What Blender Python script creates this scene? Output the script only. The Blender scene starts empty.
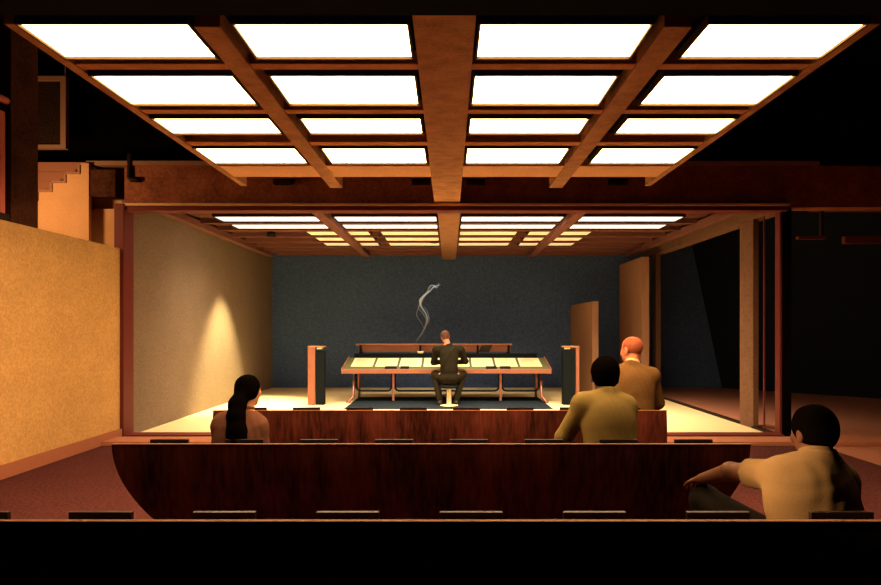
import bpy, bmesh, math, random
import numpy as np
from mathutils import Vector, Matrix, Euler
random.seed(7)
SC = bpy.context.scene
COL = SC.collection
EYE = 1.45

# ------------------------------------------------------------------ materials
def mat(name, col, rough=0.7, grain=0.0, gscale=90.0, blotch=0.0, bscale=3.0, bump=0.0, metal=0.0, spec=0.06, stretch=None, dark=None):
    m = bpy.data.materials.new(name); m.use_nodes = True
    nt = m.node_tree; N = nt.nodes; L = nt.links
    b = N['Principled BSDF']
    b.inputs['Roughness'].default_value = rough
    b.inputs['Metallic'].default_value = metal
    b.inputs['Specular IOR Level'].default_value = spec
    b.inputs['Base Color'].default_value = (*col, 1)
    if grain or blotch or bump:
        tc = N.new('ShaderNodeTexCoord')
        vec = tc.outputs['Object']
        if stretch:
            mp = N.new('ShaderNodeMapping'); mp.inputs['Scale'].default_value = stretch
            L.new(vec, mp.inputs['Vector']); vec = mp.outputs['Vector']
        n1 = N.new('ShaderNodeTexNoise'); n1.inputs['Scale'].default_value = gscale; n1.inputs['Detail'].default_value = 3
        n2 = N.new('ShaderNodeTexNoise'); n2.inputs['Scale'].default_value = bscale; n2.inputs['Detail'].default_value = 6
        L.new(vec, n1.inputs['Vector']); L.new(vec, n2.inputs['Vector'])
        d = dark or tuple(c * 0.25 for c in col)
        def ramp(src, amt):
            mr = N.new('ShaderNodeMapRange'); mr.inputs['From Min'].default_value = 0.3; mr.inputs['From Max'].default_value = 0.7
            mr.inputs['To Min'].default_value = amt; mr.inputs['To Max'].default_value = 0.0
            L.new(src, mr.inputs['Value']); return mr.outputs['Result']
        a = N.new('ShaderNodeMath'); a.operation = 'ADD'; a.use_clamp = True
        L.new(ramp(n1.outputs['Fac'], grain), a.inputs[0]); L.new(ramp(n2.outputs['Fac'], blotch), a.inputs[1])
        mx = N.new('ShaderNodeMix'); mx.data_type = 'RGBA'
        L.new(a.outputs[0], mx.inputs['Factor'])
        mx.inputs[6].default_value = (*col, 1); mx.inputs[7].default_value = (*d, 1)
        L.new(mx.outputs[2], b.inputs['Base Color'])
        if bump:
            bp = N.new('ShaderNodeBump'); bp.inputs['Strength'].default_value = bump; bp.inputs['Distance'].default_value = 0.01
            L.new(n1.outputs['Fac'], bp.inputs['Height']); L.new(bp.outputs['Normal'], b.inputs['Normal'])
    return m

def emit(name, col, k):
    m = bpy.data.materials.new(name); m.use_nodes = True
    b = m.node_tree.nodes['Principled BSDF']
    b.inputs['Base Color'].default_value = (.8, .8, .78, 1)
    b.inputs['Emission Color'].default_value = (*col, 1); b.inputs['Emission Strength'].default_value = k
    return m

K_OUT, K_IN, K_DIM = 27.0, 1.7, .75
M = {
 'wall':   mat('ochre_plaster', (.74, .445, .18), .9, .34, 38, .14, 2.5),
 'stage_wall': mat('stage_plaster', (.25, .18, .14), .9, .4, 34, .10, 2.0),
 'hall':   mat('orange_plaster', (.72, .40, .20), .9, .2, 70, .15, 3),
 'carpet': mat('red_carpet', (.13, .042, .045), 1, .75, 42, .1, 3, spec=.05),
 'base':   mat('red_baseboard', (.42, .16, .10), .6, .2, 60),
 'stage_floor': mat('pale_stage_floor', (.86, .70, .42), .7, .10, 60),
 'lobby_floor': mat('smooth_red_floor', (.48, .20, .13), .7, .25, 60),
 'slate':  mat('slate_cloth', (.085, .145, .33), 1, .5, 26, spec=.02),
 'darkwall': mat('blue_black_panel', (.012, .017, .03), .9, spec=.05),
 'black':  mat('black_paint', (.002, .0015, .0015), .9, spec=.05),
 'beam':   mat('stained_beam', (.60, .31, .16), .85, .3, 40, .45, 7, stretch=(1, 1.4, 1), dark=(.22, .08, .04)),
 'cross':  mat('stained_cross_beam', (.74, .35, .16), .85, .25, 60, .3, 7, dark=(.22, .08, .04)),
 'soffit': mat('dark_soffit', (.006, .003, .002), .9, spec=.05),
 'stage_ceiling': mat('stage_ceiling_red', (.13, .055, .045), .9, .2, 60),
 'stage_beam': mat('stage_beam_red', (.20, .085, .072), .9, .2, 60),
 'stage_mid_dimmed': mat('dimmed_stained_beam', (.34, .17, .09), .85, .25, 60, .3, 7, dark=(.12, .05, .03)),  # darker copy of the middle beam's colour, shade put into the paint
 'endboard_lit': mat('lit_end_board', (.92, .50, .27), .8, .2, 40),  # paler than the cross beams: light on the underside put into the colour
 'rim': mat('lit_rim', (.85, .50, .28), .7),  # brightened colour in place of light falling on the rim
 'railred': mat('railing_red', (.60, .17, .13), .5),
 'header': mat('header_brown', (.46, .16, .085), .9, .4, 30, .4, 4, dark=(.08, .02, .012)),
 'gold':   mat('gilt_light_frame', (.05, .027, .007), .6, spec=.1),
 'redmetal': mat('red_metal', (.15, .03, .027), .5, spec=.12),
 'darkmetal': mat('dark_metal', (.03, .018, .016), .5),
 'bench':  mat('red_brown_wood', (.175, .041, .027), .5, .5, 26, .75, 3, stretch=(1.6, 1.6, .22), dark=(.015, .003, .002), spec=.15),
 'rail':   mat('lit_edge_wood', (.20, .095, .055), .5),  # lighter than the bench wood: light on the top edge, as colour
 'pad':    mat('dark_leather', (.014, .005, .004), .4, spec=.4),
 'ledge':  mat('ledge_stone', (.50, .20, .12), .7, .25, 50),
 'column': mat('column_plaster', (.24, .13, .085), .9, .45, 50, .2, 5),
 'tan':    mat('tan_panel', (.37, .20, .125), .8, .2, 60),
 'pillar': mat('dark_brown_pillar', (.10, .035, .02), .9, .5, 30, .5, 5),
 'paper':  mat('cream_paper', (.84, .82, .50), .9),
 'ink':    mat('paper_ink', (.30, .27, .15), .9),
 'deskwood': mat('desk_wood', (.33, .13, .09), .5, .15, 60),
 'desktop': mat('desk_green_felt', (.13, .13, .06), .9, .2, 80),
 'hutch':  mat('hutch_wood', (.40, .17, .11), .6, .2, 60),
 'deskdark': mat('desk_dark', (.008, .011, .014), .9, spec=.05),
 'steel':  mat('desk_tube', (.38, .17, .13), .35, metal=.5),
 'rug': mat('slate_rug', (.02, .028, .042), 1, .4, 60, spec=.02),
 'white':  mat('stool_white', (.85, .75, .5), .5),
 'speck':  mat('speckled_mesh', (.05, .025, .012), .9, .9, 55, .2, 20, dark=(.008, .004, .003)),
 'light':  emit('lit_diffuser', (1.0, .60, .26), K_OUT),
 'light_in': emit('lit_stage_diffuser', (1.0, .94, .84), K_IN),
 'light_dim': emit('dim_stage_diffuser', (1.0, .62, .22), K_DIM),
 'skin_dark': mat('brown_skin', (.085, .033, .018), .6, spec=.15),
 'skin':   mat('tan_skin', (.50, .22, .13), .55),
 'skin_red': mat('ruddy_skin', (.56, .20, .12), .5),
 'hair':   mat('black_hair', (.0022, .0015, .0012), 1, .3, 120, bump=.2, spec=0),
 'hair_thin': mat('thin_auburn_hair', (.36, .10, .055), .7, .6, 90, bump=.4, dark=(.14, .04, .02)),
 'hair_brown': mat('brown_hair', (.10, .045, .03), .7, .3, 120, bump=.6),
 'shirt':  mat('cream_shirt', (.15, .094, .044), .95, .15, 150, .1, 8, bump=.1),
 'shirt_olive': mat('olive_shirt', (.19, .14, .05), .95, .2, 120, .1, 8, bump=.1),
 'blazer': mat('dusty_rose_blazer', (.12, .052, .036), .95, .25, 130, bump=.1),
 'jacket_brown': mat('brown_tweed', (.15, .08, .03), .95, .35, 110, bump=.15),
 'jacket_dark': mat('dark_olive_jacket', (.015, .0125, .008), .9, .3, 60),
 'collar': mat('pale_collar', (.7, .5, .28), .9),
 'cloth_dark': mat('dark_trousers', (.007, .005, .0045), .95),
 'trousers_olive': mat('olive_trousers', (.022, .018, .010), .95),
 'shoe':   mat('shoe_leather', (.05, .04, .03), .4),
 'eye':    mat('eye_dark', (.02, .015, .012), .2),
 'lip':    mat('lip', (.30, .09, .07), .5),
}

# ------------------------------------------------------------------ mesh helpers
def link(name, me, m, parent=None):
    o = bpy.data.objects.new(name, me); COL.objects.link(o)
    if m is not None:
        for k in (m if isinstance(m, (list, tuple)) else [m]): me.materials.append(k)
    if parent: o.parent = parent
    return o

def finish(name, bm, m, parent=None, bevel=0.0, smooth=False):
    if bevel:
        bmesh.ops.bevel(bm, geom=[e for e in bm.edges], offset=bevel, segments=2, affect='EDGES', clamp_overlap=True, profile=.6)
    bmesh.ops.recalc_face_normals(bm, faces=bm.faces)
    me = bpy.data.meshes.new(name); bm.to_mesh(me); bm.free()
    if smooth:
        for p in me.polygons: p.use_smooth = True
    return link(name, me, m, parent)

def box(bm, x0, x1, y0, y1, z0, z1):
    vs = [bm.verts.new(p) for p in ((x0,y0,z0),(x1,y0,z0),(x1,y1,z0),(x0,y1,z0),(x0,y0,z1),(x1,y0,z1),(x1,y1,z1),(x0,y1,z1))]
    for f in ((3,2,1,0),(4,5,6,7),(0,1,5,4),(1,2,6,5),(2,3,7,6),(3,0,4,7)): bm.faces.new([vs[i] for i in f])

def boxes(name, lst, m, parent=None, bevel=0.0):
    bm = bmesh.new()
    for b in lst: box(bm, *b)
    return finish(name, bm, m, parent, bevel)

def prism(bm, poly, axis, a, b):
    """extrude a 2D polygon along an axis: 'x' -> (y,z) pairs, 'y' -> (x,z) pairs, 'z' -> (x,y) pairs"""
    def P(p, t): return {'x': (t, p[0], p[1]), 'y': (p[0], t, p[1]), 'z': (p[0], p[1], t)}[axis]
    A = [bm.verts.new(P(p, a)) for p in poly]; B = [bm.verts.new(P(p, b)) for p in poly]
    bm.faces.new(A); bm.faces.new(B[::-1])
    n = len(poly)
    for i in range(n): bm.faces.new((A[i], A[(i+1) % n], B[(i+1) % n], B[i]))

def tube(bm, pts, r, seg=10, radii=None):
    pts = [Vector(p) for p in pts]; rings = []
    up = Vector((0, 0, 1))
    for i, p in enumerate(pts):
        t = (pts[min(i+1, len(pts)-1)] - pts[max(i-1, 0)]).normalized()
        a = t.cross(up)
        if a.length < 1e-3: a = t.cross(Vector((0, 1, 0)))
        a.normalize(); b = t.cross(a).normalized()
        rr = radii[i] if radii else r
        rings.append([bm.verts.new(p + (a*math.cos(q) + b*math.sin(q))*rr) for q in (2*math.pi*k/seg for k in range(seg))])
    for A, B in zip(rings, rings[1:]):
        for k in range(seg): bm.faces.new((A[k], A[(k+1) % seg], B[(k+1) % seg], B[k]))
    bm.faces.new(rings[0][::-1]); bm.faces.new(rings[-1])

def lathe(bm, prof, c, seg=24):
    rings = []
    for r, z in prof:
        rings.append([bm.verts.new((c[0]+r*math.cos(2*math.pi*k/seg), c[1]+r*math.sin(2*math.pi*k/seg), c[2]+z)) for k in range(seg)])
    for A, B in zip(rings, rings[1:]):
        for k in range(seg): bm.faces.new((A[k], A[(k+1) % seg], B[(k+1) % seg], B[k]))
    bm.faces.new(rings[0][::-1]); bm.faces.new(rings[-1])

def empty(name, loc, label, cat, group=None):
    o = bpy.data.objects.new(name, None); COL.objects.link(o); o.location = loc; o.empty_display_size = .1
    return tag(o, label, cat, group)
def tag(o, label, cat, group=None, kind=None):
    o['label'] = label; o['category'] = cat
    if group: o['group'] = group
    if kind: o['kind'] = kind
    return o
def struct(o, label=None, cat=None):
    o['kind'] = 'structure'
    if label: o['label'] = label; o['category'] = cat
    return o
def localize(root):
    """children were written in world coordinates: keep them where they are under the root"""
    mi = Matrix.Translation(-root.location)
    for c in root.children:
        c.matrix_parent_inverse = Matrix.Identity(4)
        c.data.transform(mi)
        for g in c.children: g.data.transform(mi)

def at(px, py, d):      # where the sight line through a picture point meets depth d
    return Vector(((px-449)*d/600, d, EYE-(py-328)*d/600))

# ------------------------------------------------------------------ camera, world
cam = bpy.data.cameras.new('camera'); co = bpy.data.objects.new('camera', cam); COL.objects.link(co)
co.location = (0, 0, EYE); co.rotation_euler = (math.pi/2, 0, 0)
cam.sensor_width = 36; cam.lens = 36*600/881
cam.shift_x = (440.5-449)/881; cam.shift_y = (328-292.5)/881
cam.clip_start = .05; cam.clip_end = 100
SC.camera = co
w = bpy.data.worlds.new('world'); SC.world = w; w.use_nodes = True
w.node_tree.nodes['Background'].inputs[0].default_value = (0, 0, 0, 1)
SC.view_settings.view_transform = 'Standard'; SC.view_settings.look = 'None'
SC.view_settings.exposure = 0; SC.view_settings.gamma = 1
SC.cycles.use_denoising = True
SC.cycles.max_bounces = 10; SC.cycles.diffuse_bounces = 6
SC.cycles.sample_clamp_indirect = 6

# ------------------------------------------------------------------ setting
WL = -4.3           # left wall plane
DF = 8.05           # plane of the big opening
DB = 14.6           # back wall
struct(boxes('floor', [(WL-2, 4.55, 2.0, DF, -.1, 0)], M['carpet']), 'dark red grainy carpet around the benches', 'floor')
struct(boxes('floor_stage', [(WL, 4.38, DF, DB, -.1, 0)], M['stage_floor']), 'pale brightly lit floor of the stage', 'floor')
struct(boxes('floor_lobby', [(4.55, 12, 2.0, DF, -.1, -.002), (4.38, 12, DF, DB, -.1, -.002)], M['lobby_floor']), 'smooth red floor right of the stage', 'floor')
struct(boxes('wall_left', [(WL-.12, WL, 2.0, 7.84, 0, 2.49)], M['wall']), 'ochre plaster wall left of the benches, cut off at balcony height', 'wall')
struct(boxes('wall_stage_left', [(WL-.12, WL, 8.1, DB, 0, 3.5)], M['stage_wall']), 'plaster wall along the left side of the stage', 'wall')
struct(boxes('wall_back', [(WL-.12, 12, DB, DB+.1, -.1, 5.2)], M['slate']), 'dark slate blue wall behind the desk', 'wall')
bm = bmesh.new()
A0, A1, B0, B1 = (6.6, 14.5, 0), (5.72, 14.5, 4.2), (11.6, 9.6, 0), (10.7, 9.6, 4.2)
off = Vector((.12, .12, 0))
vs = [bm.verts.new(p) for p in (A0, B0, B1, A1)] + [bm.verts.new(Vector(p)+off) for p in (A0, B0, B1, A1)]
for f in ((0,1,2,3),(7,6,5,4),(0,4,5,1),(1,5,6,2),(2,6,7,3),(3,7,4,0)): bm.faces.new([vs[i] for i in f])
struct(finish('wall_lobby', bm, M['darkwall']), 'blue black leaning wall at the right of the lobby', 'wall')
struct(boxes('baseboard_left', [(WL, WL+.03, 2.0, 7.84, 0, .135)], M['base'], bevel=.004), 'red baseboard along the ochre wall', 'baseboard')
struct(boxes('ceiling', [(-8, 12, -1.2, DB, 5.2, 5.3)], M['black']), 'black ceiling high above', 'ceiling')
struct(boxes('wall_upper', [(-8, 12, 8.5, 8.6, 3.66, 5.2)], M['black']), 'black wall above the opening', 'wall')
# header over the opening
struct(boxes('wall_header', [(WL, 12, 7.95, 8.2, 3.05, 3.60)], M['header']), 'brown red header over the opening', 'wall')
struct(boxes('trim_1', [(WL-.5, 4.9, 7.93, 8.2, 3.602, 3.66)], M['tan']), 'thin tan strip on top of the header', 'trim')
# frame of the opening
struct(boxes('trim_2', [(WL, 4.47, 7.86, 7.95, 3.055, 3.088)], M['rim'], bevel=.006), 'upper rim of the frame, coloured as if lit', 'trim')
struct(boxes('trim_3', [(WL, 4.47, 7.88, 8.1, 2.995, 3.05)], M['redmetal'], bevel=.006), 'red metal head of the frame', 'trim')
struct(boxes('trim_4', [(WL-.08, WL+.045, 7.845, 8.1, 0, 3.08)], M['redmetal'], bevel=.006), 'red metal jamb at the left of the opening', 'trim')
struct(boxes('trim_5', [(4.40, 4.43, 7.98, 8.1, 0, 3.05)], M['redmetal'], bevel=.006), 'red metal jamb at the right of the opening', 'trim')
struct(boxes('trim_6', [(4.432, 4.55, 7.97, 8.15, 0, 3.05)], M['black'], bevel=.006), 'black post beside the right jamb', 'trim')
struct(boxes('trim_7', [(WL+.05, 4.41, 7.88, 8.1, 0, .045)], M['redmetal'], bevel=.006), 'red metal sill of the frame', 'trim')
struct(boxes('trim_8', [(WL+.03, 9.5, 7.36, 7.72, 0, .055)], M['ledge'], bevel=.008), 'low stone ledge in front of the opening', 'ledge')
# right side of the stage: beam, columns, track
struct(boxes('beam_stage_right', [(4.40, 4.62, 8.2, 13.6, 3.03, 3.46)], M['column']), 'tan beam above the right side of the stage', 'beam')
struct(boxes('column', [(4.41, 4.49, 8.70, 9.10, 0, 3.03)], M['column'], bevel=.005), 'square plaster column at the right of the stage', 'column')
struct(boxes('column', [(4.41, 4.52, 12.8, 13.0, 0, 3.03)], M['column'], bevel=.004), 'thin far column under the end of the right beam', 'column')
struct(boxes('trim_9', [(4.385, 4.47, 9.1, DB, 0, .025), (4.385, 4.47, 8.1, 8.7, 0, .025)], M['darkmetal']), 'dark floor track along the stage edge', 'trim')
struct(boxes('trim_10', [(4.44, 4.46, 8.46, 8.48, .025, 3.03)], M['redmetal']), 'slim red mullion beside the column', 'trim')
struct(boxes('wall_wing', [(2.96, 3.09, 12.4, DB, 0, 2.0)], M['tan'], bevel=.004), 'low wing wall right of the desk', 'wall')
struct(boxes('wall_wing', [(3.92, 4.07, 12.2, 13.8, 0, 2.9)], M['tan'], bevel=.004), 'tall wing wall at the right edge of the stage', 'wall')
# stair hall behind the left wall
struct(boxes('wall_hall', [(-8, WL-.14, 8.2, 8.3, 0, 3.6)], M['hall']), 'orange wall of the stair hall', 'wall')
struct(boxes('wall_pier', [(-4.8, WL-.125, 8.06, 8.195, 0, 3.05)], M['hall']), 'orange pier beside the opening', 'wall')
struct(boxes('beam_hall', [(-4.727, -4.385, 7.88, 8.05, 3.175, 3.53)], M['pillar']), 'dark block above the pier', 'beam')
struct(boxes('pillar', [(-4.75, WL, 5.89, 6.28, 2.49, 4.6)], M['pillar'], bevel=.006), 'dark brown pillar standing on the ochre wall', 'pillar')

# ------------------------------------------------------------------ ceiling grid over the benches
HB, HP = EYE+1.65, EYE+1.656
def beam(x0, x1, y0, y1, z0, z1, m, label):
    struct(boxes('ceiling_beam', [(x0, x1, y0, y1, z0, z1)], M[m], bevel=.006), label, 'beam')
beam(-.195, .145, 3.15, 7.94, HB, HB+.22, 'beam', 'broad middle ceiling beam above the benches')
for x0, x1, e0, e1, n in ((-1.40, -1.255, -2.42, -2.352, 'left'), (1.18, 1.335, 2.28, 2.345, 'right')):
    beam(x0, x1, 3.29, 7.07, HB, HB+.2, 'beam', 'ceiling beam halfway to the %s edge of the light grid' % n)
    beam(e0, e1, 3.26, 6.98, HB, HB+.2, 'beam', '%s edge beam of the light grid' % n)
bays = ((-2.352, -1.40), (-1.255, -.195), (.145, 1.18), (1.335, 2.28))
for (y0, y1, n) in ((3.775, 3.86, 'first'), (4.57, 4.655, 'second'), (5.36, 5.47, 'third')):
    for i, (a, b) in enumerate(bays):
        beam(a, b, y0, y1, HB+.01, HB+.16, 'cross', '%s cross beam, bay %d from the left' % (n, i+1))
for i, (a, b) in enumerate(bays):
    beam(a, b, 6.13, 6.58, HB+.005, HB+.10, 'endboard_lit', 'end board of the grid, coloured as if lit, bay %d from the left' % (i+1))
struct(boxes('ceiling_soffit', [(-2.385, 2.30, 3.16, 6.7, HP+.09, HP+.13)], M['soffit']), 'dark soffit behind the light panels', 'ceiling')

struct(boxes('ceiling_front', [(-8, 12, 1.2, 3.148, HB-.01, HB+.5)], M['black']), 'black soffit in front of the light grid', 'ceiling')
def light_panel(x0, x1, y0, y1, z, m, label, group, fr=.013):
    e = empty('light_panel', ((x0+x1)/2, (y0+y1)/2, z), label, 'ceiling light', group)
    boxes('diffuser', [(x0+fr, x1-fr, y0+fr, y1-fr, z, z+.02)], M[m], e)
    boxes('housing', [(x0, x1, y0, y1, z+.03, z+.055)], M['soffit'], e)
    boxes('frame', [(x0, x1, y0, y0+fr, z-.016, z+.03), (x0, x1, y1-fr, y1, z-.016, z+.03),
                    (x0, x0+fr, y0+fr, y1-fr, z-.016, z+.03), (x1-fr, x1, y0+fr, y1-fr, z-.016, z+.03)], M['gold'], e)
    localize(e)
COLN = ['leftmost', 'second from the left', 'third from the left', 'rightmost']
ROWN = ['nearest', 'second', 'third', 'farthest']
rows = [(3.235, 3.672), (3.90, 4.44), (4.70, 5.10), (5.485, 6.02)]
cols = [(-2.348, -1.404), (-1.18, -.215), (.16, 1.11), (1.395, 2.272)]
for r, (y0, y1) in enumerate(rows):
    for c, (x0, x1) in enumerate(cols):
        light_panel(x0, x1, y0, y1, HP, 'light', 'white lit panel over the benches, %s row, %s of four' % (ROWN[r], COLN[c]), 'light panels over the benches')

# ------------------------------------------------------------------ ceiling of the stage
ZS = EYE+1.75
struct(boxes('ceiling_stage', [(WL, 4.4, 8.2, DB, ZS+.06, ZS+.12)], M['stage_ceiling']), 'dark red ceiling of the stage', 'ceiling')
beam(-.164, .164, 8.2, 14.5, HB, HB+.12, 'stage_mid_dimmed', 'broad middle beam on the stage ceiling')
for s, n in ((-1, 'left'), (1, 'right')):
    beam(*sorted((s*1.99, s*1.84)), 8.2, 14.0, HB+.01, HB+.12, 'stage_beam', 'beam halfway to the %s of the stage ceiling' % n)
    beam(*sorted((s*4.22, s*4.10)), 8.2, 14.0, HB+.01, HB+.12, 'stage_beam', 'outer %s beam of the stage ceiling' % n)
srows = [(9.36, 9.84, 'light_in'), (10.08, 10.54, 'light_in'), (10.80, 11.30, 'light_dim'), (11.52, 12.02, 'light_dim'), (12.24, 12.74, 'light_dim')]
SROW = ['nearest', 'second', 'third', 'fourth', 'fifth']
for r, (y0, y1, m) in enumerate(srows):
    cc = [(-3.70, -2.08), (-1.82, -.19), (.19, 1.82), (2.08, 3.70)] if r < 2 else [(-2.6, -1.45), (-1.25, -.19), (.19, 1.25), (1.45, 2.6)]
    for c, (x0, x1) in enumerate(cc):
        light_panel(x0, x1, y0, y1, ZS, m, '%s panel on the stage ceiling, %s row, %s' % ('bright' if r < 2 else 'dim amber', SROW[r], COLN[c]),
                    'bright stage panels' if r < 2 else 'dim stage panels')
for i, y in enumerate([8.9, 9.9, 10.62, 11.36, 12.08, 12.8, 13.3, 13.8, 14.3]):
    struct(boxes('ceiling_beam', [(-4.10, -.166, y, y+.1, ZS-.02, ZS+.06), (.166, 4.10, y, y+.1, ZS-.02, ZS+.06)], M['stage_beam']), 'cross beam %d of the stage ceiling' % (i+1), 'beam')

# ------------------------------------------------------------------ benches
BH, PITCH = .729, .468
def bench(yb, label, ends, BX):
    e = empty('bench', (BX, yb, 0), label, 'bench', 'rows of benches')
    NZ, NX, hw = 14, 12, 1.97
    bm = bmesh.new(); F = []; B = []
    for k in range(NZ+1):
        z = .06 + (BH-.06)*k/NZ; t = 1-(z-.06)/(BH-.06)
        inset = ends(t); y = .13*t*t
        F.append([bm.verts.new((BX + (hw-inset)*(2*i/NX-1), yb+y, z)) for i in range(NX+1)])
        B.append([bm.verts.new((BX + (hw-inset)*(2*i/NX-1), yb+y+.02, z)) for i in range(NX+1)])
    for k in range(NZ):
        for i in range(NX):
            bm.faces.new((F[k][i], F[k][i+1], F[k+1][i+1], F[k+1][i])); bm.faces.new((B[k][i+1], B[k][i], B[k+1][i], B[k+1][i+1]))
        bm.faces.new((F[k][0], F[k+1][0], B[k+1][0], B[k][0])); bm.faces.new((F[k+1][NX], F[k][NX], B[k][NX], B[k+1][NX]))
    for i in range(NX):
        bm.faces.new((F[NZ][i], F[NZ][i+1], B[NZ][i+1], B[NZ][i])); bm.faces.new((F[0][i+1], F[0][i], B[0][i], B[0][i+1]))
    finish('backrest', bm, M['bench'], e)
    boxes('lit_top_edge', [(BX-hw-.004, BX+hw+.004, yb-.002, yb+.022, BH, BH+.006)], M['rail'], e, bevel=.002)
    boxes('seat', [(BX-hw+.12, BX+hw-.12, yb+.10, yb+.52, .39, .43)], M['bench'], e, bevel=.008)
    for x in (-1.6, -.55, .55, 1.6):
        bm = bmesh.new()
        prism(bm, [(yb+.16, 0), (yb+.46, 0), (yb+.50, .39), (yb+.13, .39)], 'x', BX+x-.025, BX+x+.025)
        finish('leg', bm, M['bench'], e)
    for i in range(8):
        x = BX + (i-3.5)*PITCH
        p = boxes('headrest', [(x-.119, x+.119, yb+.045, yb+.066, .60, .754)], M['pad'], e, bevel=.004)
    localize(e)
    return e
bench(2.222, 'long black bench across the bottom of the view, nearest row', lambda t: .30*t**2.2, -.15)
bench(3.70, 'dark wood bench with curved end, the middle row', lambda t: .42*t**1.9, -.11)
bench(5.21, 'lit red bench closest to the stage', lambda t: -.03*t, -.08)

# ------------------------------------------------------------------ people (one implicit surface per body / garment, polygonised)
def v3(p): return np.array(p, dtype=np.float32)
class SDF:
    def __init__(s): s.ops = []
    def cap(s, a, b, ra, rb=None, k=.03): s.ops.append(('cap', v3(a), v3(b), ra, ra if rb is None else rb, k)); return s
    def ell(s, c, r, R=None, k=.03): s.ops.append(('ell', v3(c), v3(r), np.eye(3, dtype=np.float32) if R is None else np.array(R, dtype=np.float32), k)); return s
    def sub(s, c, r, R=None): s.ops.append(('sub', v3(c), v3(r), np.eye(3, dtype=np.float32) if R is None else np.array(R, dtype=np.float32))); return s
    def cut(s, p, n): s.ops.append(('cut', v3(p), v3(n)/np.linalg.norm(v3(n)))); return s    # keep the side n points away from
    def cutnear(s, p, n, rad): s.ops.append(('cutn', v3(p), v3(n)/np.linalg.norm(v3(n)), rad)); return s
    def mesh(s, vox, fold=0.0, grow=0.0):
        lo, hi = np.full(3, 1e9), np.full(3, -1e9)
        for o in s.ops:
            if o[0] == 'cap':
                r = max(o[3], o[4])+grow; pts = (o[1]-r, o[1]+r, o[2]-r, o[2]+r)
            elif o[0] == 'ell':
                r = float(o[2].max())+grow; pts = (o[1]-r, o[1]+r)
            else: continue
            for p in pts: lo = np.minimum(lo, p); hi = np.maximum(hi, p)
        lo -= 4*vox+.02; hi += 4*vox+.02
        n = np.ceil((hi-lo)/vox).astype(int)+1
        ax = [lo[i]+vox*np.arange(n[i], dtype=np.float32) for i in range(3)]
        F = np.full(n, .5, dtype=np.float32)
        for o in s.ops:
            if o[0] in ('cap', 'ell'):
                k = o[-1]
                if o[0] == 'cap': r = max(o[3], o[4])+grow; l, h = np.minimum(o[1], o[2])-r, np.maximum(o[1], o[2])+r
                else: r = float(o[2].max())+grow; l, h = o[1]-r, o[1]+r
                pad = k+3*vox
            elif o[0] == 'sub':
                r = float(o[2].max()); l, h = o[1]-r, o[1]+r; pad = 3*vox
            elif o[0] == 'cutn': l, h = o[1]-o[3], o[1]+o[3]; pad = 0
            else: l, h = lo, hi; pad = 0
            i0 = np.clip(np.floor((l-pad-lo)/vox).astype(int), 0, n-1); i1 = np.clip(np.ceil((h+pad-lo)/vox).astype(int)+1, 1, n)
            sl = tuple(slice(a, b) for a, b in zip(i0, i1))
            X, Y, Z = np.meshgrid(ax[0][sl[0]], ax[1][sl[1]], ax[2][sl[2]], indexing='ij')
            P = np.stack((X, Y, Z), -1)
            G = F[sl]
            if o[0] == 'cap':
                ab = o[2]-o[1]; L2 = max(float(ab@ab), 1e-9)
                t = np.clip(((P-o[1])@ab)/L2, 0, 1)
                d = np.linalg.norm(P-(o[1]+t[..., None]*ab), axis=-1)-(o[3]+(o[4]-o[3])*t)-grow
            elif o[0] in ('ell', 'sub'):
                q = (P-o[1])@o[3]; rr = o[2]+(grow if o[0] == 'ell' else 0)
                k0 = np.linalg.norm(q/rr, axis=-1); k1 = np.linalg.norm(q/(rr*rr), axis=-1)+1e-6
                d = k0*(k0-1)/k1
            else:
                d = (P-o[1])@o[2]
            if o[0] in ('cap', 'ell'):
                hh = np.maximum(k-np.abs(G-d), 0)/max(k, 1e-6)
                F[sl] = np.minimum(G, d)-hh*hh*k*.25
            elif o[0] == 'sub': F[sl] = np.maximum(G, -d)
            elif o[0] == 'cutn':
                near = np.linalg.norm(P-o[1], axis=-1) < o[3]
                F[sl] = np.where(near, np.maximum(G, d), G)
            else: F[sl] = np.maximum(G, d)
        if fold:
            X, Y, Z = np.meshgrid(*ax, indexing='ij')
            F += fold*(np.sin(38*Z+22*X+9*np.sin(14*X+6*Y))*.6+np.sin(27*X-45*Z+16*Y+4*np.sin(19*Z))*.4)
        return nets(F, lo, vox)

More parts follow.
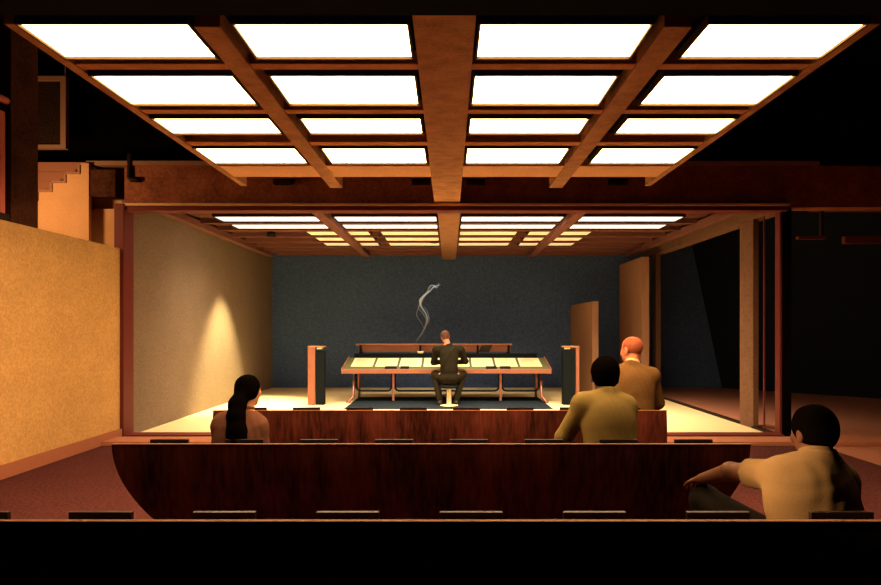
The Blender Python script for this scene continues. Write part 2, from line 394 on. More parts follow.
def nets(F, lo, vox):
    S = F < 0
    n = np.array(F.shape)-1
    cnt = np.zeros(n, dtype=np.int16); acc = np.zeros((*n, 3), dtype=np.float32)
    def sl(o): return tuple(slice(o[i], o[i]+n[i]) for i in range(3))
    corners = [(i, j, k) for i in (0, 1) for j in (0, 1) for k in (0, 1)]
    for c in corners:
        for a in range(3):
            if c[a]: continue
            e = list(c); e[a] = 1
            f0, f1 = F[sl(c)], F[sl(e)]
            x = (f0 < 0) != (f1 < 0)
            t = np.where(x, f0/np.where(np.abs(f0-f1) < 1e-9, 1, f0-f1), 0)
            cnt += x
            for b in range(3):
                acc[..., b] += np.where(x, (t if b == a else c[b]), 0)
    mk = cnt > 0
    ids = np.full(n, -1, dtype=np.int64); ids[mk] = np.arange(mk.sum())
    idx = np.argwhere(mk)
    V = lo+vox*(idx+acc[mk]/cnt[mk][:, None])
    Q = []
    for a in range(3):
        b, c = (a+1) % 3, (a+2) % 3
        s0 = [slice(None)]*3; s1 = [slice(None)]*3
        s0[a] = slice(0, -1); s1[a] = slice(1, None)
        A, B = S[tuple(s0)], S[tuple(s1)]
        E = np.argwhere(A != B)
        E = E[(E[:, b] > 0) & (E[:, c] > 0) & (E[:, b] < n[b]) & (E[:, c] < n[c])]
        if not len(E): continue
        fl = A[tuple(E.T)]
        def cid(db, dc):
            q = E.copy(); q[:, b] -= db; q[:, c] -= dc
            return ids[tuple(q.T)]
        q = np.stack((cid(1, 1), cid(0, 1), cid(0, 0), cid(1, 0)), 1)
        q[~fl] = q[~fl][:, ::-1]
        Q.append(q)
    return V, np.concatenate(Q)

def sdf_obj(name, s, vox, m, parent, fold=0.0, grow=0.0, spots=()):
    V, Q = s.mesh(vox, fold, grow)
    # two Laplacian passes take the voxel steps out
    E = np.concatenate([Q[:, [0, 1]], Q[:, [1, 2]], Q[:, [2, 3]], Q[:, [3, 0]]])
    for lam in (.5, -.42, .5):
        acc = np.zeros_like(V); cn = np.zeros(len(V))
        for a, b in ((0, 1), (1, 0)):
            for d in range(3): acc[:, d] += np.bincount(E[:, a], weights=V[E[:, b], d], minlength=len(V))
            cn += np.bincount(E[:, a], minlength=len(V))
        V = V+lam*(acc/np.maximum(cn, 1)[:, None]-V)
    me = bpy.data.meshes.new(name)
    me.from_pydata(V.tolist(), [], Q.tolist())
    me.polygons.foreach_set('use_smooth', [True]*len(Q))
    o = link(name, me, m, parent)
    if spots:
        cen = V[Q].mean(1); mi = np.zeros(len(Q), dtype=np.int32)
        for c, r, k in spots: mi[np.linalg.norm(cen-np.array(c), axis=1) < r] = k
        me.polygons.foreach_set('material_index', mi)
    me.update()
    return o

def rotm(yaw, pitch, roll):      # yaw + turns to the left, pitch - bows forward, roll + tips to the right shoulder
    return np.array(Euler((math.radians(pitch), math.radians(roll), math.radians(yaw)), 'XYZ').to_matrix())

def hand(s, wrist, dirv, normal, side, curl=.5):
    """palm, four bent fingers of unequal length and a thumb leaving the palm's side; normal points out of the palm"""
    f = v3(dirv); f = f/np.linalg.norm(f); nn = v3(normal); nn = nn-f*(nn@f); nn /= np.linalg.norm(nn)
    l = np.cross(f, nn)*side
    w_ = v3(wrist)
    for i, o in enumerate((.029, .010, -.010, -.028)):
        s.cap(w_+l*o*.55+f*.01, w_+f*.085+l*o, .015, .0125, k=.012)
    for i, (o, ln) in enumerate(((.030, .072), (.0105, .080), (-.0105, .074), (-.030, .058))):
        p = w_+f*.085+l*o; ang = 0; d0 = f*math.cos(.1)+l*(o*2.2)
        d0 = d0/np.linalg.norm(d0)
        for j, fr in enumerate((.45, .30, .25)):
            ang += curl*(.55, .8, .6)[j]
            d = d0*math.cos(ang)+nn*math.sin(ang)
            q = p+d*ln*fr
            s.cap(p, q, .0088-.0008*j, .0082-.0008*j, k=.003); p = q
    p = w_+f*.022+l*.026
    d1 = f*.62+l*.7+nn*.25; d1 /= np.linalg.norm(d1)
    q = p+d1*.042; s.cap(p, q, .0125, .010, k=.008)
    d2 = f*.85+l*.3+nn*.35; d2 /= np.linalg.norm(d2)
    s.cap(q, q+d2*.03, .0098, .008, k=.004)

def person(label, J, look, skin, top, bottom, hairm, hair='short', sleeve='long', collar=None, vox=.0065, cvox=.0085, fold=.0016, sc=1.0, flare=False):
    """J: joints in world space"""
    hc = v3(J['head']); R = rotm(*look)
    H = lambda x, y, z: hc+R@v3((x, y, z))*sc
    pel, wst, chs, nb = (v3(J[k]) for k in ('pelvis', 'waist', 'chest', 'neck'))
    e = empty('person', (float(pel[0]), float(pel[1]), 0), label, 'person')
    sh = {1: v3(J['shR']), -1: v3(J['shL'])}; el = {1: v3(J['elR']), -1: v3(J['elL'])}; wr = {1: v3(J['wrR']), -1: v3(J['wrL'])}
    hp = {1: pel+v3((.095, .03, -.01)), -1: pel+v3((-.095, .03, -.01))}
    kn = {1: v3(J['knR']), -1: v3(J['knL'])}; an = {1: v3(J['anR']), -1: v3(J['anL'])}
    wd = J.get('wide', 1.0)
    def torso(s, lower=True):
        s.ell(chs, (.165*wd, .115, .165), k=.05)
        s.ell((chs+wst)/2, (.155*wd, .108, .16), k=.05)
        s.ell(wst, (.150*wd, .110, .14), k=.05)
        if lower: s.ell(pel, (.175, .125, .12), k=.05)
        s.cap(sh[-1], sh[1], .058, .058, k=.05)
        for q in (-1, 1): s.cap(nb+v3((q*.02, -.005, -.005)), sh[q]+v3((0, 0, .006)), .048, .052, k=.05)
    # ---- body
    b = SDF()
    torso(b)
    b.cap(nb-v3((0, 0, .03)), H(0, -.022, -.03), .060, .053, k=.03)
    for q in (-1, 1):
        b.cap(sh[q], el[q], .052, .041, k=.03); b.cap(el[q], wr[q], .041, .027, k=.02)
        b.cap(hp[q], kn[q], .085, .058, k=.04); b.cap(kn[q], an[q], .056, .038, k=.03)
        b.cap(an[q], an[q]+v3(J.get('foot', (0, .16, -.03))), .04, .03, k=.02)
    b.ell(H(0, -.012, .032), np.array((.074, .092, .084))*sc, R, k=.02)
    b.ell(H(0, .026, -.035), np.array((.058, .062, .080))*sc, R, k=.03)
    b.ell(H(0, .062, -.090), np.array((.026, .022, .022))*sc, R, k=.02)
    b.ell(H(0, .074, .020), np.array((.046, .016, .010))*sc, R, k=.012)
    b.cap(H(0, .086, .008), H(0, .106, -.034), .009*sc, .013*sc, k=.012)
    b.ell(H(0, .088, -.062), np.array((.022, .010, .009))*sc, R, k=.006)
    for q in (-1, 1):
        b.ell(H(q*.034, .070, -.022), np.array((.022, .020, .020))*sc, R, k=.015)
        b.ell(H(q*.077, -.014, -.008), np.array((.009, .021, .033))*sc, R, k=.006)
        b.sub(H(q*.088, -.008, -.006), np.array((.008, .011, .016))*sc, R)
    for q in (-1, 1): b.sub(H(q*.032, .096, .002), np.array((.015, .012, .010))*sc, R)
    for q in (-1, 1): b.ell(H(q*.031, .080, .002), np.array((.012, .011, .010))*sc, R, k=.001)
    for q in (-1, 1):
        key = 'handR' if q == 1 else 'handL'
        dv, nv, cu = J.get(key, (tuple(wr[q]-el[q]), (0, 0, -1), .5))
        hand(b, wr[q], dv, nv, -q, cu)
    spots = [(H(q*.031, .089, .002), .0055, 1) for q in (-1, 1)]+[(H(0, .096, -.062), .014, 2)]
    sdf_obj('body', b, vox, [skin, M['eye'], M['lip']], e, spots=spots)
    # ---- top garment
    s = SDF(); torso(s)
    for q in (-1, 1):
        if sleeve == 'long':
            s.cap(sh[q], el[q], .056, .046, k=.035); s.cap(el[q], wr[q], .046, .034, k=.02)
        else:
            mid = sh[q]+(el[q]-sh[q])*.62
            s.cap(sh[q], mid, .054, .052, k=.035)
    s.cap(nb-v3((0, 0, .02)), nb+v3((0, .0, .028)), .058, .058, k=.02)
    if flare: s.ell(pel+v3((0, -.01, .02)), (.20, .14, .10), k=.04)
    up = H(0, -.02, -.03)-nb
    s.cutnear(nb+up/np.linalg.norm(up)*.035, up, .10)
    for q in (-1, 1):
        if sleeve == 'long': s.cutnear(wr[q], wr[q]-el[q], .08)
        else: s.cutnear(sh[q]+(el[q]-sh[q])*.64, el[q]-sh[q], .11)
    if not flare: s.cut(pel+v3((0, 0, -.03)), (0, 0, -1))
    top_o = sdf_obj({'blazer': 'blazer', 'jacket': 'jacket'}.get(J.get('garment'), 'shirt'), s, cvox, top, e, fold=fold, grow=.012)
    if collar:
        c = SDF(); c.cap(nb+v3((0, 0, -.01)), nb+up*.55, .069, .063, k=.01)
        c.cut(nb+up/np.linalg.norm(up)*.062, up)
        sdf_obj('collar', c, .006, collar, top_o)
    elif sleeve == 'short':
        c = SDF(); un = up/np.linalg.norm(up)
        c.cap(nb+un*.01, nb+un*.06, .075, .070, k=.01); c.cut(nb+un*.055, up)
        sdf_obj('collar', c, .006, top, top_o)
    # ---- trousers and shoes
    t = SDF(); t.ell(pel, (.178, .128, .12), k=.05)
    for q in (-1, 1):
        t.cap(hp[q], kn[q], .090, .066, k=.04); t.cap(kn[q], an[q], .064, .054, k=.03)
        t.cutnear(an[q], an[q]-kn[q], .09)
    t.cutnear(pel+v3((0, 0, .05)), (0, -.3, 1), .26)
    sdf_obj('trousers', t, .010, bottom, e, fold=.0015, grow=.006)
    for q in (-1, 1):
        f = v3(J.get('foot', (0, .16, -.03))); fz = an[q]
        z = SDF(); z.cap(fz+v3((0, -.03, -.035)), fz+f+v3((0, 0, -.004)), .044, .036, k=.02); z.cap(fz, fz+v3((0, 0, -.03)), .045, .045, k=.02)
        z.cut((0, 0, .004), (0, 0, -1))
        sdf_obj('shoe', z, .008, M['shoe'], e)
    # ---- hair
    h = SDF()
    if hair == 'thin':
        h.ell(H(0, -.020, .030), np.array((.0785, .090, .0865))*sc, R, k=.01)
        h.sub(H(0, .075, .0), np.array((.085, .075, .14))*sc, R); h.sub(H(0, .0, .135), np.array((.05, .07, .055))*sc, R)
        for q in (-1, 1): h.sub(H(q*.08, -.01, -.01), np.array((.012, .024, .036))*sc, R)
        h.cut(H(0, -.08, -.040), R@v3((0, .2, -1)))
    else:
        g = .013 if hair == 'afro' else .008
        h.ell(H(0, -.016, .034), np.array((.076+g, .094+g, .086+g))*sc, R, k=.01)
        h.ell(H(0, -.040, -.012), np.array((.060+g*.5, .055+g*.5, .058))*sc, R, k=.03)
        h.sub(H(0, .098, -.035), np.array((.082, .085, .092))*sc, R)
        for q in (-1, 1) if hair != 'tail' else (): h.sub(H(q*.085, -.008, -.022), np.array((.016, .024, .038))*sc, R)
        h.cut(H(0, -.08, -.068), R@v3((0, .25, -1)))
    if hair == 'tail':
        tp = [v3(p) for p in J['tail']]
        rad = [.050, .052, .054, .060, .060, .04]
        for q in (-1, 1): h.ell(H(q*.062, -.02, -.01), np.array((.028, .05, .05))*sc, R, k=.02)
        for i in range(len(tp)-1): h.cap(tp[i], tp[i+1], rad[i], rad[i+1], k=.03)
    sdf_obj('hair', h, .006, hairm, e, fold=(.0012 if hair != 'thin' else .0004))
    localize(e)
    return e

def lerp(a, b, t): return tuple(a[i]+(b[i]-a[i])*t for i in range(3))
# man in the cream shirt, on the nearest bench
J = dict(head=(1.553, 2.56, 1.0), pelvis=(1.50, 2.47, .525), waist=(1.505, 2.43, .62), chest=(1.478, 2.46, .755), neck=(1.54, 2.50, .888),
         shR=(1.615, 2.50, .810), shL=(1.395, 2.50, .832), elR=(1.64, 2.60, .58), wrR=(1.58, 2.80, .53),
         elL=(1.305, 2.78, .785), wrL=(1.265, 3.0, .695), knR=(1.68, 2.95, .52), knL=(1.29, 3.02, .585), anR=(1.70, 3.0, .09), anL=(1.34, 3.10, .13),
         handL=((.02, .25, -.10), (0, -.4, -1), .35), handR=((-.3, .9, -.2), (0, 0, -1), .4), foot=(0, .15, -.04), wide=1.03)
person('person in a cream short sleeved shirt seated on the nearest bench, arm raised', J, (9, -8, 0), M['skin_dark'], M['shirt'], M['cloth_dark'], M['hair'], 'short', 'short', fold=.002, sc=.97)
# man in the olive shirt, middle bench
J = dict(head=(1.043, 4.02, 1.12), pelvis=(1.05, 3.93, .525), waist=(1.045, 3.88, .66), chest=(1.04, 3.91, .85), neck=(1.04, 3.95, 1.005),
         shR=(1.155, 3.95, .932), shL=(.885, 3.95, .945), elR=(1.20, 4.03, .70), wrR=(1.14, 4.25, .58),
         elL=(.765, 4.0, .72), wrL=(.82, 4.20, .60), knR=(1.20, 4.38, .52), knL=(.88, 4.38, .52), anR=(1.20, 4.45, .09), anL=(.88, 4.45, .09), foot=(0, .15, -.04), wide=1.0)
person('person with black cropped hair in an olive shirt on the middle bench', J, (-6, -6, 3), M['skin_dark'], M['shirt_olive'], M['cloth_dark'], M['hair'], 'afro', 'long', fold=.0007, sc=1.08)
# woman with the long ponytail, middle bench
J = dict(head=(-1.335, 4.0, 1.03), pelvis=(-1.39, 3.93, .525), waist=(-1.39, 3.90, .62), chest=(-1.37, 3.93, .735), neck=(-1.355, 3.96, .875),
         shR=(-1.275, 3.95, .80), shL=(-1.48, 3.95, .81), elR=(-1.235, 4.02, .58), wrR=(-1.28, 4.24, .57),
         elL=(-1.515, 4.02, .58), wrL=(-1.48, 4.24, .57), knR=(-1.27, 4.38, .51), knL=(-1.47, 4.38, .51), anR=(-1.27, 4.42, .09), anL=(-1.47, 4.42, .09), foot=(0, .14, -.04), wide=.92,
         garment='blazer', tail=[(-1.352, 3.94, 1.02), (-1.37, 3.885, .955), (-1.365, 3.845, .88), (-1.35, 3.815, .79), (-1.345, 3.805, .71), (-1.345, 3.80, .65)])
person('person with a long dark ponytail in a dusty rose blazer on the middle bench', J, (-30, -4, 0), M['skin'], M['blazer'], M['cloth_dark'], M['hair'], 'tail', 'long', sc=.87, collar=M['blazer'])
# balding man in the brown jacket, bench by the stage
J = dict(head=(1.69, 5.56, 1.24), pelvis=(1.67, 5.45, .53), waist=(1.67, 5.40, .70), chest=(1.67, 5.43, .925), neck=(1.67, 5.48, 1.095),
         shR=(1.845, 5.47, 1.01), shL=(1.495, 5.47, 1.015), elR=(1.93, 5.54, .76), wrR=(1.82, 5.76, .60),
         elL=(1.42, 5.54, .76), wrL=(1.52, 5.76, .60), knR=(1.80, 5.92, .52), knL=(1.54, 5.92, .52), anR=(1.80, 5.97, .09), anL=(1.54, 5.97, .09), foot=(0, .15, -.04), wide=1.08, garment='jacket')
person('person with a balding reddish head in a brown jacket on the bench by the stage', J, (28, -10, 4), M['skin_red'], M['jacket_brown'], M['cloth_dark'], M['hair_thin'], 'thin', 'long', collar=M['collar'], sc=1.1)
# man working at the desk, on the stool
J = dict(head=(-.07, 11.36, 1.275), pelvis=(0, 11.2, .50), waist=(0, 11.17, .68), chest=(0, 11.2, .92), neck=(-.01, 11.27, 1.10),
         shR=(.215, 11.25, 1.035), shL=(-.235, 11.25, 1.035), elR=(.31, 11.36, .82), wrR=(.19, 11.60, .79),
         elL=(-.29, 11.38, .80), wrL=(-.17, 11.62, .79), knR=(.27, 11.50, .565), knL=(-.27, 11.50, .565), anR=(.13, 11.30, .08), anL=(-.17, 11.27, .08), foot=(0, .15, -.04), wide=1.0, garment='jacket')
desk_man = person('person in a dark jacket bent over the desk, seated on the stool', J, (12, -18, -6), M['skin_red'], M['jacket_dark'], M['trousers_olive'], M['hair_brown'], 'short', 'long', vox=.0075, flare=True)
bm = bmesh.new(); tube(bm, [(.10-0, -.065, 1.11), (.02, -.125, 1.00), (-.08, -.135, .85), (-.12, -.125, .74)], .011, 8)
st = finish('strap', bm, M['trousers_olive'], desk_man, smooth=True)

# ------------------------------------------------------------------ stool
e = empty('stool', (0, 11.2, 0), 'white pedestal stool under the person at the desk', 'stool')
bm = bmesh.new(); lathe(bm, [(.0, .335), (.16, .335), (.175, .35), (.175, .372), (.16, .385), (0, .387)], (0, 11.2, 0)); finish('seat', bm, M['deskdark'], e)
bm = bmesh.new(); lathe(bm, [(.0, .02), (.045, .02), (.042, .335), (0, .335)], (0, 11.2, 0)); finish('pedestal', bm, M['white'], e)
bm = bmesh.new(); lathe(bm, [(0, 0), (.17, 0), (.17, .01), (.05, .025), (0, .025)], (0, 11.2, 0)); finish('base', bm, M['white'], e)
localize(e)

# ------------------------------------------------------------------ desk
DX0, DX1 = -2.06, 1.96
e = empty('desk', (-.05, 11.9, 0), 'long slanted desk with tubular legs on the stage', 'desk')
yf, yk, zf, zk = 11.62, 12.40, .645, .835
bm = bmesh.new(); prism(bm, [(yf, zf-.035), (yf, zf), (yk, zk), (yk, zk-.035)], 'x', DX0, DX1); finish('desktop', bm, M['desktop'], e)
boxes('front_edge', [(DX0-.02, DX1+.02, yf-.05, yf, zf-.075, zf+.012)], M['deskwood'], e, bevel=.008)
boxes('back_riser', [(DX0+.10, DX1-.14, yk+.005, yk+.10, .76, .925)], M['deskdark'], e, bevel=.004)
for s, x in ((-1, DX0), (1, DX1)):
    bm = bmesh.new(); prism(bm, [(yf-.04, zf-.07), (yf-.04, zf+.02), (yk+.02, zk+.03), (yk+.02, zk-.06)], 'x', x-(.02 if s < 0 else 0), x+(.02 if s > 0 else 0)); finish('side_panel', bm, M['deskwood'], e)
boxes('shelf', [(-1.95, 1.33, 12.60, 12.80, 1.085, 1.115)], M['hutch'], e, bevel=.004)
boxes('shelf_front', [(-1.90, 1.30, 12.64, 12.67, .95, 1.085)], M['hutch'], e)
for x in (-1.85, -.6, .6, 1.25): boxes('shelf_support', [(x-.02, x+.02, 12.5, 12.78, .70, 1.09)], M['deskdark'], e)
boxes('back_ledge', [(DX0+.1, DX1-.14, 12.5, 12.82, .70, .76)], M['deskdark'], e)
for x in (DX0+.20, DX1-.16):
    s = 1 if x < 0 else -1
    bm = bmesh.new(); tube(bm, [(x, 11.72, .60), (x, 11.72, .40), (x+s*.0, 11.70, .12), (x-s*.08, 11.62, .02), (x-s*.12, 11.6, .02)], .028, 10); finish('leg', bm, M['steel'], e, smooth=True)
    bm = bmesh.new(); tube(bm, [(x, 12.40, .78), (x, 12.42, .02)], .028, 10); finish('leg', bm, M['steel'], e, smooth=True)
for (a, b) in ((DX0+.24, -1.12), (-1.06, .98), (1.04, DX1-.20)):
    bm = bmesh.new(); r = .09; pts = []
    pts.append((a, 11.76, .58)); pts.append((a, 11.76, .22+r))
    for k in range(1, 7): q = math.pi/2*k/6; pts.append((a+r-r*math.cos(q), 11.76, .22+r-r*math.sin(q)))
    for k in range(7): q = math.pi/2*k/6; pts.append((b-r+r*math.sin(q), 11.76, .22+r-r*math.cos(q)))
    pts.append((b, 11.76, .58))
    tube(bm, pts, .018, 8); finish('stretcher', bm, M['deskdark'], e, smooth=True)
for x in (-1.09, 1.01): boxes('middle_post', [(x-.022, x+.022, 11.74, 11.80, .02, .60)], M['steel'], e, bevel=.004)
localize(e)
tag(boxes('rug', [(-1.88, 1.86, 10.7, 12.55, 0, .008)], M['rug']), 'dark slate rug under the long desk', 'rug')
# sheets on the slope
ORD = ['leftmost', 'second from left', 'third from left', 'fourth from left', 'fifth from left', 'sixth from left', 'seventh from left', 'rightmost']
sl = (zk-zf)/(yk-yf)
def on_desk(y): return zf+(y-yf)*sl+.002
pw = (DX1-DX0-.20)/8
for i in range(8):
    x0 = DX0+.10+i*pw+.025; x1 = x0+pw-.05; y0, y1 = 11.80, 12.36
    e = empty('sheet_of_paper', ((x0+x1)/2, y0, on_desk(y0)), 'printed cream sheet on the slanted desk, %s of eight' % ORD[i], 'paper', 'sheets on the desk')
    bm = bmesh.new(); prism(bm, [(y0, on_desk(y0)), (y1, on_desk(y1)), (y1, on_desk(y1)+.004), (y0, on_desk(y0)+.004)], 'x', x0, x1); pg = finish('page', bm, M['paper'], e)
    bm = bmesh.new()
    for k in range(9):
        ya = y0+.07+k*.052; xb = x1-.05-random.uniform(0, .12)
        prism(bm, [(ya, on_desk(ya)+.0042), (ya+.012, on_desk(ya+.012)+.0042), (ya+.012, on_desk(ya+.012)+.005), (ya, on_desk(ya)+.005)], 'x', x0+.05, xb)
    finish('print_lines', bm, M['ink'], pg)
    localize(e)
for i, (a, b) in enumerate(((-1.25, -1.02), (-.95, -.78), (.72, .93), (1.0, 1.20))):
    bm = bmesh.new(); y0, y1 = 11.66, 11.77
    prism(bm, [(y0, on_desk(y0)), (y1, on_desk(y1)), (y1, on_desk(y1)+.02), (y0, on_desk(y0)+.02)], 'x', a, b)
    tag(finish('notebook', bm, M['deskdark']), 'small dark notebook at the front edge of the desk, %s of four' % ('leftmost', 'second from left', 'third from left', 'rightmost')[i], 'notebook', 'notebooks on the desk')
# things behind the sheets: ashtray, box, smoke
bm = bmesh.new(); lathe(bm, [(0, 0), (.055, 0), (.075, .04), (.066, .042), (.05, .012), (0, .012)], (-.595, 12.45, .926)); tag(finish('ashtray', bm, M['white'], smooth=True), 'small pale ashtray on the desk riser under the smoke', 'ashtray')
bm = bmesh.new(); prism(bm, [(.62, .952), (.84, .952), (.92, 1.10), (.68, 1.09)], 'y', 12.585, 12.63)
sm = bpy.data.materials.new('smoke'); sm.use_nodes = True; nt = sm.node_tree
nt.nodes.remove(nt.nodes['Principled BSDF'])
vol = nt.nodes.new('ShaderNodeVolumeScatter'); vol.inputs['Color'].default_value = (.55, .76, 1, 1); vol.inputs['Density'].default_value = 36
nt.links.new(vol.outputs[0], nt.nodes['Material Output'].inputs['Volume'])
tag(finish('clipboard', bm, M['pad'], bevel=.003), 'dark red clipboard leaning on the desk shelf right of the person', 'clipboard')
bm = bmesh.new()
def wisp(pp, rr):
    pts = [at(p[0], p[1], 12.45) for p in pp]
    out, ro = [], []
    for i in range(len(pts)-1):
        p0, p1, p2, p3 = pts[max(i-1, 0)], pts[i], pts[i+1], pts[min(i+2, len(pts)-1)]
        for k in range(6):
            t = k/6
            out.append(.5*((2*p1)+(p2-p0)*t+(2*p0-5*p1+4*p2-p3)*t*t+(3*p1-p0-3*p2+p3)*t**3)+Vector((0, .05*math.sin(i*1.3+t), 0))); ro.append(rr[i]+(rr[i+1]-rr[i])*t)
    out.append(pts[-1]); ro.append(rr[-1])
    tube(bm, out, 0, 10, ro)
wisp([(415.5, 342), (420, 336), (424, 329), (427, 321), (426, 314), (421, 306), (420.5, 300), (425, 295), (431, 290), (434, 287), (441, 284.5)],
     [.006, .010, .016, .026, .014, .018, .032, .022, .012, .012, .004])
wisp([(419, 338), (423, 332), (426, 326), (429, 320), (427.5, 312), (424, 307)], [.006, .008, .010, .009, .007, .005])
wisp([(424, 328), (420, 321), (416.5, 315), (418, 309), (421, 303), (424, 297)], [.006, .009, .010, .008, .014, .008])
wisp([(426, 319), (422, 312), (419, 309), (418, 304)], [.008, .008, .008, .004])
wisp([(427, 293), (430, 286), (434, 285.5), (437, 288), (439, 283)], [.006, .010, .009, .007, .004])
tag(finish('smoke', bm, sm, smooth=True), 'thin grey curl of smoke rising left of the person at the desk', 'smoke', kind='stuff')

# ------------------------------------------------------------------ gate posts beside the desk
def gate_post(x, s, label, w=.135):
    e = empty('gate_post', (x, 11.3, 0), label, 'post', 'slim posts beside the desk')
    boxes('panel', [(*sorted((x, x+s*w)), 11.28, 11.32, 0, 1.085)], M['deskwood'], e, bevel=.004)
    boxes('body', [(*sorted((x+s*(w+.005), x+s*.30)), 11.30, 11.46, 0, 1.02)], M['deskdark'], e, bevel=.006)
    boxes('top_plate', [(*sorted((x-s*.005, x+s*.31)), 11.27, 11.47, 1.085, 1.11)], M['tan'], e, bevel=.004)
    boxes('lamp', [(*sorted((x+s*.17, x+s*.27)), 11.29, 11.38, 1.05, 1.084)], M['white'], e, bevel=.004)
    localize(e)
gate_post(-2.655, 1, 'slim tan and black post left of the desk')
gate_post(2.45, -1, 'slim tan and black post right of the desk', .06)

# ------------------------------------------------------------------ stair, framed panel, railing and fittings at the upper left
e = empty('staircase', (-5.5, 7.9, 0), 'small staircase with zigzag edge above the ochre wall', 'staircase')
sx, sz = .181, .117
xs, zs = -5.371-3*sx, 3.258-3*sz
poly = [(xs-sx, 0), (xs-sx, zs-sz)]
for k in range(7): poly += [(xs+(k-0)*sx, zs+(k-1)*sz), (xs+k*sx, zs+k*sz)]
poly += [(-4.72, zs+6*sz), (-4.72, 0)]
bm = bmesh.new(); prism(bm, poly, 'y', 7.86, 7.92); finish('stringer', bm, M['hall'], e)
bm = bmesh.new()
for k in range(6):
    x, z = xs+k*sx, zs+k*sz
    box(bm, x, x+sx, 7.84, 7.86, z-.028, z); box(bm, x+sx-.026, x+sx, 7.84, 7.86, z, z+sz-.028)
finish('edge_trim', bm, M['tan'], e)
for k in range(6):
    x, z = xs+k*sx, zs+k*sz
    boxes('step', [(x, -4.84, 8.02+.0, 8.18, z, z+sz)], M['header'], e)
boxes('back_steps', [(-6.4, -4.84, 7.98, 8.01, 3.2, 3.40), (-6.4, -4.84, 8.0, 8.015, 3.405, 3.53), (-6.4, -4.84, 8.0, 8.015, 3.535, 3.66)], M['hutch'], e)
localize(e)
e = empty('framed_panel', (-5.4, 8.0, 3.82), 'dark speckled panel in a tan frame hanging behind the pillar', 'panel')
X0, X1, Z0, Z1 = -5.82, -5.08, 3.83, 4.79
boxes('screen', [(X0+.06, X1-.07, 7.98, 8.0, Z0+.05, Z1-.06)], M['speck'], e)
boxes('frame', [(X0, X1, 7.95, 8.02, Z0, Z0+.05), (X0, X1, 7.95, 8.02, Z1-.06, Z1), (X0, X0+.06, 7.95, 8.02, Z0+.05, Z1-.06), (X1-.07, X1, 7.95, 8.02, Z0+.05, Z1-.06)], M['tan'], e)
bm = bmesh.new(); tube(bm, [(X1-.03, 7.99, Z1), (X1-.03, 7.99, 5.2)], .006, 6); finish('cord', bm, M['tan'], e)
localize(e)
e = empty('railing', (WL-.06, 5.7, 2.49), 'red metal railing on the ochre wall beside the pillar', 'railing')
boxes('post', [(WL-.06, WL-.015, 5.77, 5.835, 2.49, 3.55)], M['railred'], e, bevel=.004)
boxes('foot', [(WL-.09, WL, 5.72, 5.875, 2.49, 2.56)], M['darkmetal'], e, bevel=.004)
boxes('rail', [(WL-.06, WL-.015, 4.4, 5.77, 3.06, 3.11)], M['darkmetal'], e)
bm = bmesh.new(); tube(bm, [(WL-.04, 4.4, 3.62), (WL-.04, 5.95, 3.68)], .035, 12); finish('handrail', bm, M['railred'], e, smooth=True)
localize(e)
bm = bmesh.new(); tube(bm, [(-4.22, 7.93, 3.75), (-4.22, 7.93, 3.44), (-4.20, 7.93, 3.41), (-4.08, 7.93, 3.41)], .035, 10)
tag(finish('pipe', bm, M['darkmetal'], smooth=True), 'short black pipe with an elbow on the left of the header', 'pipe')
for px, n in ((338+83, 'left of the middle beam'), (338+138, 'right of the middle beam'), (283, 'under the left end of the grid'), (618, 'under the right end of the grid')):
    p = at(px, 182, 7.9)
    tag(boxes('bracket', [(p.x-.12, p.x+.12, 7.86, 7.952, p.z-.03, p.z+.03)], M['darkmetal'], bevel=.004), 'small black bracket on the header %s' % n, 'bracket', 'brackets on the header')

# ------------------------------------------------------------------ balcony rail in the dark at the right
e = empty('balcony', (5.6, 9, 2.5), 'dim red balcony rails in the dark upper right', 'balcony')
boxes('rail', [(5.05, 6.8, 8.40, 8.45, 3.40, 3.43)], M['redmetal'], e); boxes('rail', [(5.05, 6.8, 8.40, 8.45, 3.08, 3.11)], M['redmetal'], e)
boxes('board', [(4.75, 5.12, 8.15, 8.22, 2.66, 2.70)], M['redmetal'], e); boxes('board', [(5.38, 6.6, 8.15, 8.22, 2.60, 2.70)], M['redmetal'], e)
for x in (5.2, 6.5): boxes('post', [(x-.02, x+.02, 8.35, 8.40, 2.70, 3.45)], M['darkmetal'], e)
localize(e)

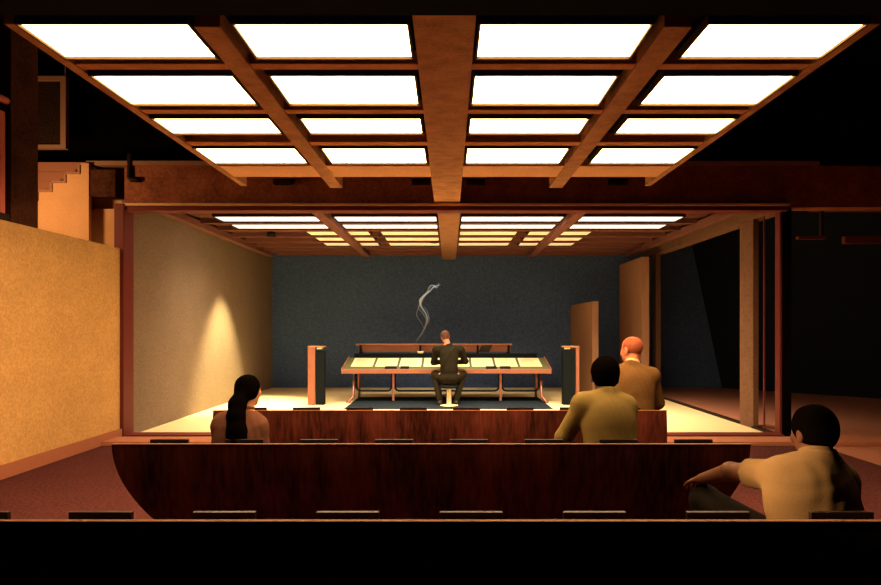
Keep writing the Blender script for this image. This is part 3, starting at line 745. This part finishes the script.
# ------------------------------------------------------------------ lamps
def spot(name, loc, target, energy, col, deg, blend, size=.08):
    l = bpy.data.lights.new(name, 'SPOT'); l.energy = energy; l.color = col; l.spot_size = math.radians(deg); l.spot_blend = blend; l.shadow_soft_size = size
    o = bpy.data.objects.new(name, l); COL.objects.link(o); o.location = loc
    o.rotation_euler = (Vector(target)-Vector(loc)).to_track_quat('-Z', 'Y').to_euler(); return o
for i, (x, y) in enumerate(((-3.35, 11.3),)):
    e = empty('downlight', (x, y, ZS-.03), 'small round downlight near the left stage wall', 'downlight')
    bm = bmesh.new(); lathe(bm, [(0, .10), (.075, .10), (.085, .0), (.07, .0), (.06, .05), (0, .05)], (x, y, ZS-.03)); finish('housing', bm, M['darkmetal'], e, smooth=True)
    localize(e)
e = empty('downlight', (-.3, 12.13, ZS-.03), 'added small round downlight above the desk', 'downlight')  # fixture made up to go with the added desk light
bm = bmesh.new(); lathe(bm, [(0, .10), (.075, .10), (.085, .0), (.07, .0), (.06, .05), (0, .05)], (-.3, 12.13, ZS-.03)); finish('housing', bm, M['darkmetal'], e, smooth=True)
localize(e)
for r, y in enumerate((9.60, 10.31)):
    for c, x in enumerate((-2.89, -1.005, 1.005, 2.89)):
        l = bpy.data.lights.new('stage_panel_light', 'AREA'); l.shape = 'RECTANGLE'; l.size = 1.56; l.size_y = .42
        l.energy = 32 if c in (0, 3) else 58; l.color = (1, .76, .44); l.spread = math.radians(105)
        o = bpy.data.objects.new('stage_panel_light', l); COL.objects.link(o); o.location = (x, y, ZS-.02)
spot('added_seat_spot', (-3.9, 2.12, 2.5), (1.36, 2.44, .86), 3900, (1, .60, .27), 6.5, 1, .05)  # added light out of view, shapes lit and dark side of one person
spot('wall_spot', (-3.35, 11.3, ZS-.035), (-4.0, 11.3, 0), 2300, (1, .82, .34), 60, .75)
spot('added_desk_spot', (-.3, 12.13, ZS-.035), (-.25, 12.1, 0), 260, (1, .86, .62), 100, .6)  # added to brighten the desk, its person and the smoke
l = bpy.data.lights.new('added_stair_fill', 'POINT'); l.energy = 70; l.color = (1, .55, .22); l.shadow_soft_size = .15  # added unseen light, brightens the stairs and the framed panel
o = bpy.data.objects.new('added_stair_fill', l); COL.objects.link(o); o.location = (-5.25, 6.75, 3.0)
